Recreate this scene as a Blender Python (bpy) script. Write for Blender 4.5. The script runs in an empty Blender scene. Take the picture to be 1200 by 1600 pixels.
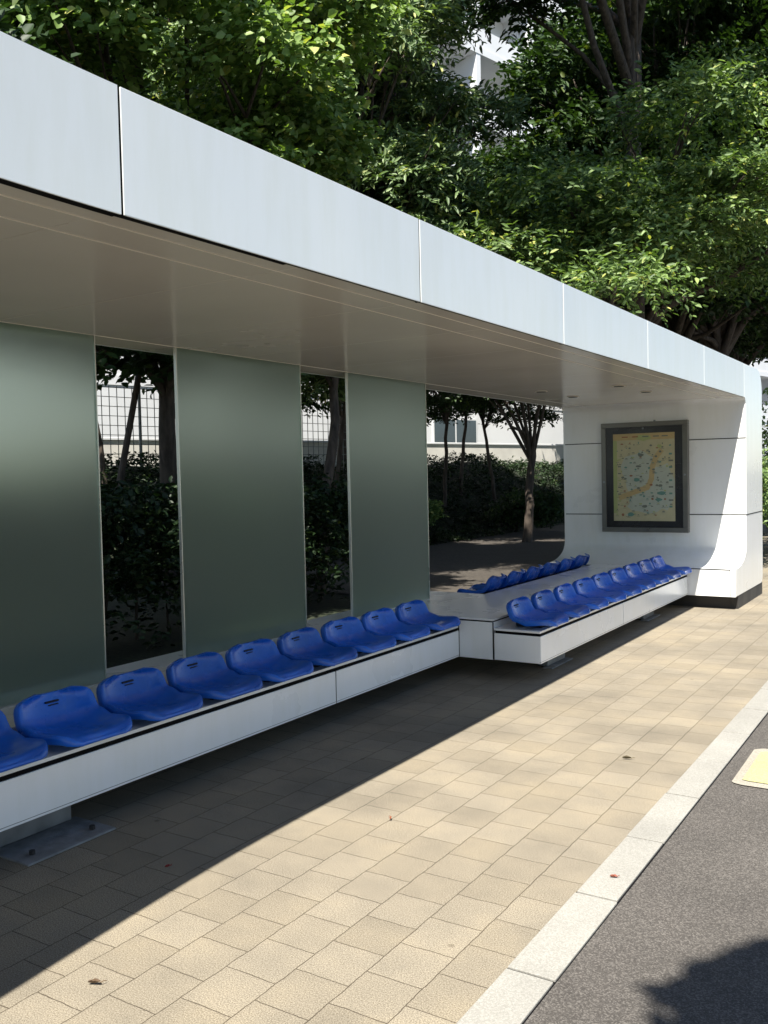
import bpy, bmesh, math, random
import numpy as np
from mathutils import Matrix, Vector

S = bpy.context.scene
COL = S.collection
R = math.radians

# ------------------------------------------------------------------ camera
cam_d = bpy.data.cameras.new('camera')
cam = bpy.data.objects.new('camera', cam_d)
COL.objects.link(cam)
cam_d.sensor_fit = 'VERTICAL'
cam_d.sensor_height = 36.0
cam_d.sensor_width = 27.0
cam_d.lens = 32.26
cam_d.clip_end = 2000
cam.matrix_world = Matrix(((0.84438, -0.00262, 0.53573, 0.0),
                           (0.53527, 0.04588, -0.84343, 0.0),
                           (-0.02237, 0.99894, 0.04014, 1.5),
                           (0, 0, 0, 1)))
S.camera = cam
S.render.resolution_x, S.render.resolution_y = 768, 1024

# ------------------------------------------------------------------ world, sun, exposure
SUN = Vector((0.195, -0.55, 1.0)).normalized()          # towards the sun
W = bpy.data.worlds.new('World')
S.world = W
W.use_nodes = True
wn = W.node_tree.nodes
sky = wn.new('ShaderNodeTexSky')
sky.sky_type = 'NISHITA'
sky.sun_disc = False
sky.sun_elevation = math.asin(SUN.z)
sky.sun_rotation = math.atan2(SUN.x, SUN.y)
sky.air_density = 1.0
sky.dust_density = 0.4
sky.ozone_density = 2.0
W.node_tree.links.new(sky.outputs[0], wn['Background'].inputs[0])
wn['Background'].inputs[1].default_value = 0.075
sl = bpy.data.lights.new('sun', 'SUN')
sl.energy = 5.0
sl.angle = R(0.53)
sl.color = (1.0, 0.95, 0.86)
so = bpy.data.objects.new('sun', sl)
so.rotation_euler = SUN.to_track_quat('Z', 'Y').to_euler()
so.location = (5, -10, 30)
COL.objects.link(so)
S.view_settings.view_transform = 'Standard'
S.view_settings.look = 'None'
S.view_settings.gamma = 1
S.view_settings.exposure = 1.25
S.render.engine = 'CYCLES'
S.cycles.max_bounces = 10
S.cycles.transmission_bounces = 8
S.cycles.transparent_max_bounces = 8

# ------------------------------------------------------------------ material helpers
def newmat(name):
    m = bpy.data.materials.new(name)
    m.use_nodes = True
    nt = m.node_tree
    return m, nt, nt.nodes['Principled BSDF']

def N(nt, kind, **kw):
    n = nt.nodes.new(kind)
    for k, v in kw.items():
        setattr(n, k, v)
    return n

def ramp(nt, fac, stops):
    r = N(nt, 'ShaderNodeValToRGB')
    e = r.color_ramp.elements
    e[0].position, e[0].color = stops[0][0], (*stops[0][1], 1)
    e[1].position, e[1].color = stops[-1][0], (*stops[-1][1], 1)
    for p, c in stops[1:-1]:
        x = e.new(p); x.color = (*c, 1)
    nt.links.new(fac, r.inputs[0])
    return r.outputs[0]

def plain(name, col, rough=0.5, metal=0.0, coat=0.0, var=0.08, scale=3.0, bump=0.0, bscale=60.0, spec=0.5, streak=0.0):
    """a painted / moulded surface with faint procedural unevenness of colour and gloss"""
    m, nt, b = newmat(name)
    tc = N(nt, 'ShaderNodeTexCoord')
    no = N(nt, 'ShaderNodeTexNoise'); no.inputs['Scale'].default_value = scale; no.inputs['Detail'].default_value = 6
    nt.links.new(tc.outputs['Object'], no.inputs['Vector'])
    lo = tuple(max(0, c * (1 - var)) for c in col); hi = tuple(min(1, c * (1 + var)) for c in col)
    cc = ramp(nt, no.outputs['Fac'], [(0.3, lo), (0.7, hi)])
    if streak:
        mp = N(nt, 'ShaderNodeMapping'); mp.inputs['Scale'].default_value = (3.1, 3.1, .5)
        ns = N(nt, 'ShaderNodeTexNoise'); ns.inputs['Scale'].default_value = 3; ns.inputs['Detail'].default_value = 9; ns.inputs['Roughness'].default_value = .65
        nt.links.new(tc.outputs['Object'], mp.inputs[0]); nt.links.new(mp.outputs[0], ns.inputs['Vector'])
        k = 1 - streak
        sc = ramp(nt, ns.outputs['Fac'], [(0.36, (k, k, k * .98)), (0.56, (1, 1, 1))])
        mm = N(nt, 'ShaderNodeMixRGB', blend_type='MULTIPLY'); mm.inputs[0].default_value = 1
        nt.links.new(cc, mm.inputs[1]); nt.links.new(sc, mm.inputs[2]); cc = mm.outputs[0]
    nt.links.new(cc, b.inputs['Base Color'])
    rr = N(nt, 'ShaderNodeMapRange'); rr.inputs[1].default_value = 0.3; rr.inputs[2].default_value = 0.7
    rr.inputs[3].default_value = rough * 0.85; rr.inputs[4].default_value = min(1, rough * 1.2)
    nt.links.new(no.outputs['Fac'], rr.inputs[0]); nt.links.new(rr.outputs[0], b.inputs['Roughness'])
    b.inputs['Metallic'].default_value = metal
    b.inputs['Coat Weight'].default_value = coat
    b.inputs['Coat Roughness'].default_value = 0.15
    b.inputs['Specular IOR Level'].default_value = spec
    if bump:
        n2 = N(nt, 'ShaderNodeTexNoise'); n2.inputs['Scale'].default_value = bscale
        nt.links.new(tc.outputs['Object'], n2.inputs['Vector'])
        bp = N(nt, 'ShaderNodeBump'); bp.inputs['Strength'].default_value = bump; bp.inputs['Distance'].default_value = 0.01
        nt.links.new(n2.outputs['Fac'], bp.inputs['Height']); nt.links.new(bp.outputs[0], b.inputs['Normal'])
    return m

def leafmat(name, c1, c2, c3, trans=0.35):
    m, nt, b = newmat(name)
    g = N(nt, 'ShaderNodeNewGeometry')
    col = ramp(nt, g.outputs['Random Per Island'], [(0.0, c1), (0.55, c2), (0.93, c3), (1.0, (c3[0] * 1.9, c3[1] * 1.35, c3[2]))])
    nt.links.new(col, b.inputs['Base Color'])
    b.inputs['Roughness'].default_value = 0.5
    b.inputs['Specular IOR Level'].default_value = 0.35
    t = N(nt, 'ShaderNodeBsdfTranslucent')
    mx = N(nt, 'ShaderNodeMixRGB', blend_type='MULTIPLY'); mx.inputs[0].default_value = 1
    mx.inputs[2].default_value = (1.5, 1.7, 0.5, 1)
    nt.links.new(col, mx.inputs[1]); nt.links.new(mx.outputs[0], t.inputs[0])
    ms = N(nt, 'ShaderNodeMixShader'); ms.inputs[0].default_value = trans
    nt.links.new(b.outputs[0], ms.inputs[1]); nt.links.new(t.outputs[0], ms.inputs[2])
    nt.links.new(ms.outputs[0], nt.nodes['Material Output'].inputs['Surface'])
    return m

def bark(name, c):
    m, nt, b = newmat(name)
    tc = N(nt, 'ShaderNodeTexCoord'); mp = N(nt, 'ShaderNodeMapping'); mp.inputs['Scale'].default_value = (9, 9, 2)
    no = N(nt, 'ShaderNodeTexNoise'); no.inputs['Scale'].default_value = 2; no.inputs['Detail'].default_value = 8
    nt.links.new(tc.outputs['Object'], mp.inputs[0]); nt.links.new(mp.outputs[0], no.inputs['Vector'])
    nt.links.new(ramp(nt, no.outputs['Fac'], [(0.3, tuple(x * .5 for x in c)), (0.7, tuple(x * 1.3 for x in c))]), b.inputs['Base Color'])
    b.inputs['Roughness'].default_value = 0.9
    bp = N(nt, 'ShaderNodeBump'); bp.inputs['Distance'].default_value = 0.03
    nt.links.new(no.outputs['Fac'], bp.inputs['Height']); nt.links.new(bp.outputs[0], b.inputs['Normal'])
    return m

def paver_mat():
    m, nt, b = newmat('beige_pavers')
    g = N(nt, 'ShaderNodeNewGeometry')
    sx = N(nt, 'ShaderNodeSeparateXYZ'); nt.links.new(g.outputs['Position'], sx.inputs[0])
    wob = N(nt, 'ShaderNodeTexNoise'); wob.inputs['Scale'].default_value = 14.0; wob.inputs['Detail'].default_value = 3
    nt.links.new(g.outputs['Position'], wob.inputs['Vector'])
    wm = N(nt, 'ShaderNodeMath', operation='MULTIPLY_ADD'); wm.inputs[1].default_value = 0.012; wm.inputs[2].default_value = -0.006
    nt.links.new(wob.outputs['Fac'], wm.inputs[0])
    def off(inp, o):
        a = N(nt, 'ShaderNodeMath', operation='ADD'); a.inputs[1].default_value = o; nt.links.new(inp, a.inputs[0])
        c = N(nt, 'ShaderNodeMath', operation='ADD'); nt.links.new(a.outputs[0], c.inputs[0]); nt.links.new(wm.outputs[0], c.inputs[1])
        return c.outputs[0]
    cx = N(nt, 'ShaderNodeCombineXYZ')
    nt.links.new(off(sx.outputs['Y'], -1.962 + 19.5), cx.inputs[0]); nt.links.new(off(sx.outputs['X'], 2.31 + 19.5 * 2), cx.inputs[1])
    br = N(nt, 'ShaderNodeTexBrick')
    br.offset = 0.5; br.offset_frequency = 2; br.squash = 1.0
    br.inputs['Scale'].default_value = 1.0
    br.inputs['Brick Width'].default_value = 0.195; br.inputs['Row Height'].default_value = 0.195
    br.inputs['Mortar Size'].default_value = 0.0021; br.inputs['Mortar Smooth'].default_value = 0.35
    br.inputs['Bias'].default_value = 0.0
    br.inputs['Color1'].default_value = (0.212, 0.184, 0.139, 1)
    br.inputs['Color2'].default_value = (0.242, 0.212, 0.163, 1)
    br.inputs['Mortar'].default_value = (0.075, 0.06, 0.042, 1)
    nt.links.new(cx.outputs[0], br.inputs['Vector'])
    sp = N(nt, 'ShaderNodeTexNoise'); sp.inputs['Scale'].default_value = 230; sp.inputs['Detail'].default_value = 3; sp.inputs['Roughness'].default_value = .7
    nt.links.new(g.outputs['Position'], sp.inputs['Vector'])
    st = N(nt, 'ShaderNodeTexNoise'); st.inputs['Scale'].default_value = 1.6; st.inputs['Detail'].default_value = 7; st.inputs['Roughness'].default_value = .62
    nt.links.new(g.outputs['Position'], st.inputs['Vector'])
    c1 = ramp(nt, sp.outputs['Fac'], [(0.34, (0.50, 0.47, 0.42)), (0.48, (0.95, 0.95, 0.94)), (0.64, (1.5, 1.5, 1.48))])
    c2 = ramp(nt, st.outputs['Fac'], [(0.3, (0.70, 0.71, 0.74)), (0.5, (0.94, 0.94, 0.95)), (0.66, (1.12, 1.10, 1.06))])
    m1 = N(nt, 'ShaderNodeMixRGB', blend_type='MULTIPLY'); m1.inputs[0].default_value = 1
    m2 = N(nt, 'ShaderNodeMixRGB', blend_type='MULTIPLY'); m2.inputs[0].default_value = 1
    nt.links.new(br.outputs['Color'], m1.inputs[1]); nt.links.new(c1, m1.inputs[2])
    nt.links.new(m1.outputs[0], m2.inputs[1]); nt.links.new(c2, m2.inputs[2])
    # mid-scale dark specks (spots of gum and dirt)
    vo = N(nt, 'ShaderNodeTexVoronoi'); vo.inputs['Scale'].default_value = 3.1
    nt.links.new(g.outputs['Position'], vo.inputs['Vector'])
    c3 = ramp(nt, vo.outputs['Distance'], [(0.025, (0.55, 0.53, 0.52)), (0.05, (1, 1, 1))])
    m3 = N(nt, 'ShaderNodeMixRGB', blend_type='MULTIPLY'); m3.inputs[0].default_value = 0.8
    nt.links.new(m2.outputs[0], m3.inputs[1]); nt.links.new(c3, m3.inputs[2])
    nt.links.new(m3.outputs[0], b.inputs['Base Color'])
    b.inputs['Roughness'].default_value = 0.9
    b.inputs['Specular IOR Level'].default_value = 0.25
    hm = N(nt, 'ShaderNodeMath', operation='MULTIPLY_ADD'); hm.inputs[1].default_value = -1.6
    nt.links.new(br.outputs['Fac'], hm.inputs[0]); nt.links.new(sp.outputs['Fac'], hm.inputs[2])
    bp = N(nt, 'ShaderNodeBump'); bp.inputs['Strength'].default_value = 0.45; bp.inputs['Distance'].default_value = 0.0018
    nt.links.new(hm.outputs[0], bp.inputs['Height']); nt.links.new(bp.outputs[0], b.inputs['Normal'])
    return m

def grain_mat(name, dark, mid, light, scale=170, bump=.8, rough=.9, patch=.85):
    m, nt, b = newmat(name)
    g = N(nt, 'ShaderNodeNewGeometry')
    vo = N(nt, 'ShaderNodeTexVoronoi'); vo.inputs['Scale'].default_value = scale
    no = N(nt, 'ShaderNodeTexNoise'); no.inputs['Scale'].default_value = scale * .9; no.inputs['Detail'].default_value = 4
    big = N(nt, 'ShaderNodeTexNoise'); big.inputs['Scale'].default_value = 2.2; big.inputs['Detail'].default_value = 8
    for x in (vo, no, big):
        nt.links.new(g.outputs['Position'], x.inputs['Vector'])
    sc = N(nt, 'ShaderNodeSeparateColor'); nt.links.new(vo.outputs['Color'], sc.inputs[0])
    c = ramp(nt, sc.outputs[0], [(0.05, dark), (0.55, mid), (0.97, light)])
    c2 = ramp(nt, big.outputs['Fac'], [(0.3, (patch,) * 3), (0.7, (1.1,) * 3)])
    m1 = N(nt, 'ShaderNodeMixRGB', blend_type='MULTIPLY'); m1.inputs[0].default_value = 1
    nt.links.new(c, m1.inputs[1]); nt.links.new(c2, m1.inputs[2])
    nt.links.new(m1.outputs[0], b.inputs['Base Color'])
    b.inputs['Roughness'].default_value = rough
    bp = N(nt, 'ShaderNodeBump'); bp.inputs['Strength'].default_value = bump; bp.inputs['Distance'].default_value = 0.004
    nt.links.new(no.outputs['Fac'], bp.inputs['Height']); nt.links.new(bp.outputs[0], b.inputs['Normal'])
    return m

def frosted_mat():
    m, nt, b = newmat('frosted_glass')
    b.inputs['Base Color'].default_value = (0.55, 0.66, 0.59, 1)
    b.inputs['Roughness'].default_value = 0.40
    b.inputs['Transmission Weight'].default_value = 0.90
    b.inputs['IOR'].default_value = 1.16
    d = N(nt, 'ShaderNodeBsdfDiffuse'); d.inputs[0].default_value = (0.30, 0.37, 0.33, 1)
    ms = N(nt, 'ShaderNodeMixShader'); ms.inputs[0].default_value = 0.025
    nt.links.new(b.outputs[0], ms.inputs[1]); nt.links.new(d.outputs[0], ms.inputs[2])
    nt.links.new(ms.outputs[0], nt.nodes['Material Output'].inputs['Surface'])
    return m

M = {}
M['fascia'] = plain('satin_silver_panel', (0.80, 0.835, 0.835), 0.36, 0.20, 0.0, 0.02, 1.3, streak=.035)
M['white'] = plain('white_enamel_panel', (0.86, 0.87, 0.86), 0.30, 0.0, 0.5, 0.02, 1.1, streak=.04)
M['bench'] = plain('white_bench_panel', (0.85, 0.87, 0.89), 0.28, 0.0, 0.4, 0.025, 1.4, streak=.03)
M['soffit'] = plain('glossy_soffit_panel', (0.70, 0.665, 0.60), 0.24, 0.0, 0.5, 0.03, 0.9)
M['trim'] = plain('soffit_trim', (0.85, 0.80, 0.70), 0.35, 0.0, 0.0, 0.02, 1)
M['dark'] = plain('black_joint_gap_shade', (0.006, 0.006, 0.0065), 0.95, spec=.1)
M['plinth'] = plain('dark_plinth', (0.025, 0.023, 0.022), 0.6, bump=.2)
M['board'] = plain('pale_board', (0.80, 0.81, 0.81), 0.28, 0.0, 0.2, 0.05, 2)
M['seat'] = plain('blue_plastic', (0.008, 0.112, 0.56), 0.28, 0.0, 0.15, 0.12, 7, 0.05, 40)
_nt = M['seat'].node_tree; _b = _nt.nodes['Principled BSDF']; _src = _b.inputs['Base Color'].links[0].from_socket
_oi = N(_nt, 'ShaderNodeObjectInfo'); _tc = N(_nt, 'ShaderNodeTexCoord')
_dn = N(_nt, 'ShaderNodeTexNoise'); _dn.inputs['Scale'].default_value = 9; _dn.inputs['Detail'].default_value = 9; _dn.inputs['Roughness'].default_value = .7
_ad = N(_nt, 'ShaderNodeVectorMath', operation='ADD'); _nt.links.new(_tc.outputs['Object'], _ad.inputs[0]); _nt.links.new(_oi.outputs['Location'], _ad.inputs[1]); _nt.links.new(_ad.outputs[0], _dn.inputs['Vector'])
_hs = N(_nt, 'ShaderNodeHueSaturation'); _mr = N(_nt, 'ShaderNodeMapRange'); _mr.inputs[3].default_value = .8; _mr.inputs[4].default_value = 1.15
_nt.links.new(_oi.outputs['Random'], _mr.inputs[0]); _nt.links.new(_mr.outputs[0], _hs.inputs['Value']); _nt.links.new(_src, _hs.inputs['Color'])
_mx = N(_nt, 'ShaderNodeMixRGB'); _mx.inputs[2].default_value = (.16, .24, .42, 1)
_nt.links.new(ramp(_nt, _dn.outputs['Fac'], [(.56, (0, 0, 0)), (.8, (.4, .4, .4))]), _mx.inputs[0]); _nt.links.new(_hs.outputs[0], _mx.inputs[1]); _nt.links.new(_mx.outputs[0], _b.inputs['Base Color'])
M['seatdark'] = plain('dark_blue_slot_and_shade', (0.002, 0.004, 0.02), 0.7)
M['steel'] = plain('galvanised_steel', (0.27, 0.285, 0.30), 0.45, 0.8, var=.15, scale=12)
M['pad'] = plain('concrete_footing', (0.20, 0.205, 0.21), 0.85, var=.3, scale=14, bump=.3)
M['frame'] = plain('brushed_case_frame', (0.17, 0.165, 0.15), 0.32, 0.75, var=.1, scale=6)
M['black'] = plain('black_mat', (0.012, 0.012, 0.016), 0.25)
M['edge'] = plain('painted_edge_glint', (0.62, 0.62, 0.56), 0.3, 0.6)
M['frost'] = frosted_mat()
M['paver'] = paver_mat()
M['kerb'] = grain_mat('granite_kerb', (0.235, 0.227, 0.203), (0.278, 0.269, 0.241), (0.325, 0.316, 0.287), 260, .3, .85, .86)
M['asphalt'] = grain_mat('asphalt', (0.046, 0.041, 0.036), (0.070, 0.063, 0.056), (0.135, 0.123, 0.110), 230, .5, .92, .85)
M['path'] = grain_mat('path_asphalt', (0.03, 0.025, 0.02), (0.055, 0.046, 0.037), (0.08, 0.068, 0.055), 60, .5)
M['yellow'] = grain_mat('yellow_marking', (0.37, 0.355, 0.15), (0.41, 0.395, 0.18), (0.45, 0.43, 0.21), 200, .3, .8, .93)
M['cream'] = grain_mat('pale_marking_edge', (0.24, 0.22, 0.18), (0.29, 0.265, 0.22), (0.34, 0.315, 0.26), 200, .3, .8, .93)
M['soil'] = grain_mat('grassy_soil', (0.008, 0.011, 0.005), (0.014, 0.020, 0.008), (0.024, 0.034, 0.012), 30, .8)
M['leafA'] = leafmat('light_leaves', (0.10, 0.165, 0.04), (0.17, 0.26, 0.07), (0.30, 0.39, 0.14), .26)
M['leafB'] = leafmat('evergreen_leaves', (0.06, 0.10, 0.04), (0.11, 0.175, 0.065), (0.24, 0.32, 0.14), .18)
M['leafC'] = leafmat('zelkova_leaves', (0.06, 0.105, 0.032), (0.12, 0.19, 0.06), (0.24, 0.33, 0.12), .26)
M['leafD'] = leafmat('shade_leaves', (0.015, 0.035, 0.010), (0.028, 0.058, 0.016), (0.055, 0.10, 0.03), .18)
M['leafG'] = leafmat('ground_cover_leaves', (0.014, 0.032, 0.008), (0.024, 0.05, 0.012), (0.045, 0.085, 0.02), .2)
M['bark'] = bark('brown_bark', (0.085, 0.065, 0.05))
M['bwhite'] = plain('white_render', (0.66, 0.67, 0.68), 0.8, var=.04, scale=.4)
M['bgrey'] = plain('grey_louvre', (0.22, 0.23, 0.26), 0.6, var=.1, scale=.6)
M['bglass'] = plain('window_glass', (0.05, 0.07, 0.085), 0.15, 0.0, var=.2, scale=.5)
M['concrete'] = plain('pale_concrete', (0.62, 0.60, 0.55), 0.9, var=.08, scale=2)
M['fence'] = plain('fence_green_grey', (0.16, 0.17, 0.16), 0.5, 0.4)

# ------------------------------------------------------------------ object helpers
def link(name, me, mat=None, parent=None):
    o = bpy.data.objects.new(name, me)
    COL.objects.link(o)
    if mat is not None:
        for mm in (mat if isinstance(mat, (list, tuple)) else [mat]):
            me.materials.append(M[mm] if isinstance(mm, str) else mm)
    if parent:
        o.parent = parent
    return o

def thing(name, label, cat, loc=(0, 0, 0), rz=0, group=None):
    o = bpy.data.objects.new(name, None)
    o.empty_display_size = .2
    COL.objects.link(o)
    o.location = loc; o.rotation_euler = (0, 0, rz)
    tag(o, label, cat, group)
    return o

def tag(o, label, cat, group=None):
    o['label'] = label; o['category'] = cat
    if group: o['group'] = group
    return o

class MB:
    """collects boxes / prisms, then becomes one mesh"""
    def __init__(s): s.bm = bmesh.new()
    def box(s, x0, x1, y0, y1, z0, z1, bev=0.0, mi=0):
        r = bmesh.ops.create_cube(s.bm, size=1)
        vs = r['verts']
        for v in vs:
            v.co = Vector((x0 + (v.co.x + .5) * (x1 - x0), y0 + (v.co.y + .5) * (y1 - y0), z0 + (v.co.z + .5) * (z1 - z0)))
        fs = list({f for v in vs for f in v.link_faces})
        for f in fs: f.material_index = mi
        if bev:
            es = list({e for v in vs for e in v.link_edges})
            rb = bmesh.ops.bevel(s.bm, geom=es, offset=bev, segments=2, affect='EDGES', profile=.5)
            for f in rb['faces']: f.material_index = mi
        return s
    def cyl(s, p0, p1, r0, r1=None, seg=12):
        r1 = r0 if r1 is None else r1
        p0, p1 = Vector(p0), Vector(p1)
        d = p1 - p0
        q = d.to_track_quat('Z', 'Y').to_matrix().to_4x4()
        bmesh.ops.create_cone(s.bm, cap_ends=True, segments=seg, radius1=r0, radius2=r1, depth=d.length,
                              matrix=Matrix.Translation((p0 + p1) / 2) @ q)
        return s
    def prism_x(s, pts, x0, x1, bev=0.0):
        a = [s.bm.verts.new((x0, y, z)) for y, z in pts]
        b = [s.bm.verts.new((x1, y, z)) for y, z in pts]
        n = len(pts)
        f1 = s.bm.faces.new(a); f2 = s.bm.faces.new(b[::-1])
        for i in range(n):
            j = (i + 1) % n
            s.bm.faces.new((a[j], a[i], b[i], b[j]))
        if bev:
            bmesh.ops.bevel(s.bm, geom=list(f1.edges) + list(f2.edges), offset=bev, segments=2, affect='EDGES', profile=.5)
        return s
    def done(s, name, mat, parent=None, smooth=False, angle=35):
        bmesh.ops.recalc_face_normals(s.bm, faces=s.bm.faces)
        me = bpy.data.meshes.new(name)
        s.bm.to_mesh(me); s.bm.free()
        if smooth:
            for p in me.polygons: p.use_smooth = True
            me.set_sharp_from_angle(angle=R(angle))
        o = link(name, me, mat, parent)
        if smooth:
            w = o.modifiers.new('weighted', 'WEIGHTED_NORMAL'); w.keep_sharp = True; w.weight = 100
        return o

def copy_tree(o, parent=None):
    c = o.copy(); COL.objects.link(c); c.parent = parent
    for ch in list(o.children): copy_tree(ch, c)
    return c

# ------------------------------------------------------------------ ground
def sheet(name, x0, x1, y0, y1, z, mat):
    o = MB(); vs = [o.bm.verts.new(p) for p in ((x0, y0, z), (x1, y0, z), (x1, y1, z), (x0, y1, z))]
    o.bm.faces.new(vs)
    ob = o.done(name, mat); ob['kind'] = 'structure'
    return ob
sheet('ground', -400, 400, -400, 400, -0.02, 'soil')
sheet('pavement', -4.7, -1.17, -30, 60, 0.0, 'paver')
sheet('road', -1.02, 60, -60, 90, -0.004, 'asphalt')
sheet('park_path', -9.6, -4.7, 9.6, 60, -0.006, 'path')

# flush kerb stones along the road
rnd = random.Random(5)
kb = MB(); y = -12.6
while y < 40:
    kb.box(-1.17 + rnd.uniform(-.002, .002), -1.02 + rnd.uniform(-.002, .003), y + .0055, y + .5745, -.1, .003 + rnd.uniform(-.001, .001), .0025)
    y += 0.58
o = kb.done('kerb', 'kerb'); o['kind'] = 'structure'
sheet('kerb_bed', -1.175, -1.015, -13, 40, -0.003, 'dark')

# yellow marking with a pale edge
def rrect(x0, x1, y0, y1, r, z, name, mat):
    m = MB(); pts = []
    for cx, cy, a0 in ((x1 - r, y1 - r, 0), (x0 + r, y1 - r, 90), (x0 + r, y0 + r, 180), (x1 - r, y0 + r, 270)):
        for k in range(7):
            a = R(a0 + 15 * k); j = 0.0025 * math.sin(k * 5.1 + a0)
            pts.append((cx + (r + j) * math.cos(a), cy + (r + j) * math.sin(a)))
    a = [m.bm.verts.new((p[0], p[1], z)) for p in pts]; m.bm.faces.new(a)
    return m.done(name, mat)
o = rrect(-0.945, -0.33, 4.50, 5.14, .05, 0.0015, 'road_marking', 'cream'); o['kind'] = 'structure'
o = rrect(-0.905, -0.37, 4.56, 5.08, .03, 0.0055, 'road_marking', 'yellow'); o['kind'] = 'structure'

# park slope: a mound rising behind the path
def slope_z(x, y):
    t = min(1, max(0, (-x - 9.6) / 3.6))
    s = t * t * (3 - 2 * t)
    return s * 1.72 + (0.10 * math.sin(y * .55) + 0.07 * math.sin(y * 1.3 + x)) * s
nx, ny = 30, 90
V = []; F = []
for i in range(nx):
    for j in range(ny):
        x = -9.5 - i * .32 if i < nx - 1 else -60
        yy = -15 + j * 1.0
        V.append((x, yy, slope_z(x, yy) - .03))
for i in range(nx - 1):
    for j in range(ny - 1):
        a = i * ny + j
        F.append((a, a + 1, a + ny + 1, a + ny))
me = bpy.data.meshes.new('park_slope'); me.from_pydata(V, [], F)
for p in me.polygons: p.use_smooth = True
o = link('park_slope', me, 'soil'); o['kind'] = 'structure'

# ------------------------------------------------------------------ bus shelter
XF = -2.032          # fascia plane
XB = -4.11           # rear plane
YE = 10.60           # inside face of the end wall
ZS = 2.262           # soffit
ZT = 2.62            # roof top
sh = thing('bus_shelter', 'long white panelled bus shelter with silver fascia and frosted glass screens', 'bus shelter', (0, 0, 0))

def bow(y):
    t = min(1, max(0, (1.847 - y) / 3.0)); return .2 * t * t * (3 - 2 * t)
def bowed(m, xa, xb, y0, y1, z0, z1):
    ys = [y0] + [k * .15 for k in range(-40, 20) if y0 + .01 < k * .15 < y1 - .01] + [y1]
    loop = [(xb + bow(y), y) for y in ys] + [(xa + bow(y), y) for y in reversed(ys)]
    a = [m.bm.verts.new((x, y, z0)) for x, y in loop]; b = [m.bm.verts.new((x, y, z1)) for x, y in loop]
    m.bm.faces.new(a[::-1]); m.bm.faces.new(b)
    for k in range(len(loop)):
        j = (k + 1) % len(loop); m.bm.faces.new((a[k], a[j], b[j], b[k]))
    return m
FJ = [-4.55, -3.42, -1.66, 0.10, 1.847, 3.541, 5.247, 6.967, 8.728, 10.52]
for a, b in zip(FJ[:-1], FJ[1:]):
    (bowed(MB(), XF - .006, XF, a + .0055, b - .0055, ZS - .004, ZT) if a < 1.8 else MB().box(XF - .006, XF, a + .0055, b - .0055, ZS - .004, ZT, .0025)).done('fascia_panel', 'fascia', sh, True)
    MB().box(XB, XB + .028, a + .004, b - .004, ZS, ZT, .0025).done('rear_fascia_panel', 'fascia', sh, True)
for y in FJ[1:]:
    MB().box(XF - .027 + bow(y), XF - .006 + bow(y), y - .0052, y + .0052, ZS - .003, ZT - .001).done('gasket', 'dark', sh)
MB().box(XB + .030, XF - .031, 1.85, FJ[-1], ZS + .018, ZT - .01).done('roof', 'dark', sh)
bowed(MB(), XB + .030 - .2, XF - .031, FJ[0], 1.849, ZS + .018, ZT - .01).done('roof', 'dark', sh)
# soffit: front strip, middle strip, wide field, cut by cross joints
m = MB()
xs = [(-2.150, XF - .024), (-2.326, -2.157), (-3.835, -2.334), (XB + .03, -3.842)]
yj = [-4.54 + .866 * k for k in range(18)]
yj = [v for v in (1.82 + .872 * k for k in range(-8, 10)) if -4.6 < v < 10.5]
yj = [-4.55] + yj + [10.515]
for x0, x1 in xs:
    step = 1 if x0 < -2.3 and x0 > -3.9 else 3
    jj = yj[::step] if yj[-1] in yj[::step] else yj[::step] + [yj[-1]]
    for a, b in zip(jj[:-1], jj[1:]):
        m.box(x0, x1, a + .0012, b - .0012, ZS, ZS + .016, .001)
bowed(m, XF - .2, XF - .050, -4.55, 1.846, ZS + .0005, ZS + .0155)
m.done('soffit', 'soffit', sh, True)
m = MB()
for x in (-2.1535, -2.330, -3.8385): m.box(x - .0032, x + .0032, -4.55, 10.515, ZS - .0015, ZS + .02)
m.done('soffit_trim', 'trim', sh)
bowed(MB(), XF - .045, XF - .007, -4.55, 1.846, ZS - .002, ZS + .017).done('painted_gap_shade', 'dark', sh)  # black strip fills the gap, its shade put into the colour
MB().box(XF - .038, XF - .007, 1.848, 2.62, ZS - .0015, ZS + .017).box(XF - .0235, XF - .007, 2.621, 10.51, ZS - .001, ZS + .017).done('painted_gap_shade', 'dark', sh)
# recessed downlights
for x in (-2.66, -3.41):
    for y in (-2.0, -1.2, 8.20, 9.03):
        d = MB().cyl((x, y, ZS - .006), (x, y, ZS + .001), .062, .056, 28).done('downlight', 'trim', sh, True)
        MB().cyl((x, y, ZS - .0085), (x, y, ZS - .0062), .046, .046, 28).done('lens', 'dark', d)

def end_profile(sgn, y0):
    """closed outline (y,z) of an end block: inner face, cove, seat-height block and rounded outer corners"""
    P = []
    def arc(cy, cz, ry, rz, a0, a1, n=8):
        for k in range(n + 1):
            a = R(a0 + (a1 - a0) * k / n); P.append((cy + ry * math.cos(a), cz + rz * math.sin(a)))
    P.append((10.524, ZT))
    arc(11.27, ZT - .26, .26, .26, 90, 0, 12)
    arc(11.45, .22, .08, .08, 0, -90, 6)
    P.append((10.03, .14)); P.append((10.03, .432))
    arc(10.09, .64, .51, .206, -90, 0, 14)
    arc(10.526, ZS - .072, .074, .072, 0, 90, 8)
    P.append((10.524, ZS))
    return [(y0 + sgn * (y - 10.6), z) for y, z in P]
MB().prism_x(end_profile(1, 10.6), XB - .02, XF, .006).done('end_wall', 'white', sh, True, 30)
MB().prism_x(end_profile(-1, -4.63), XB - .02, XF + .2, .006).done('end_wall', 'white', sh, True, 30)
MB().box(XB, XF - .004, 10.16, 11.52, -.05, .139, .004).done('plinth', 'plinth', sh)
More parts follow.
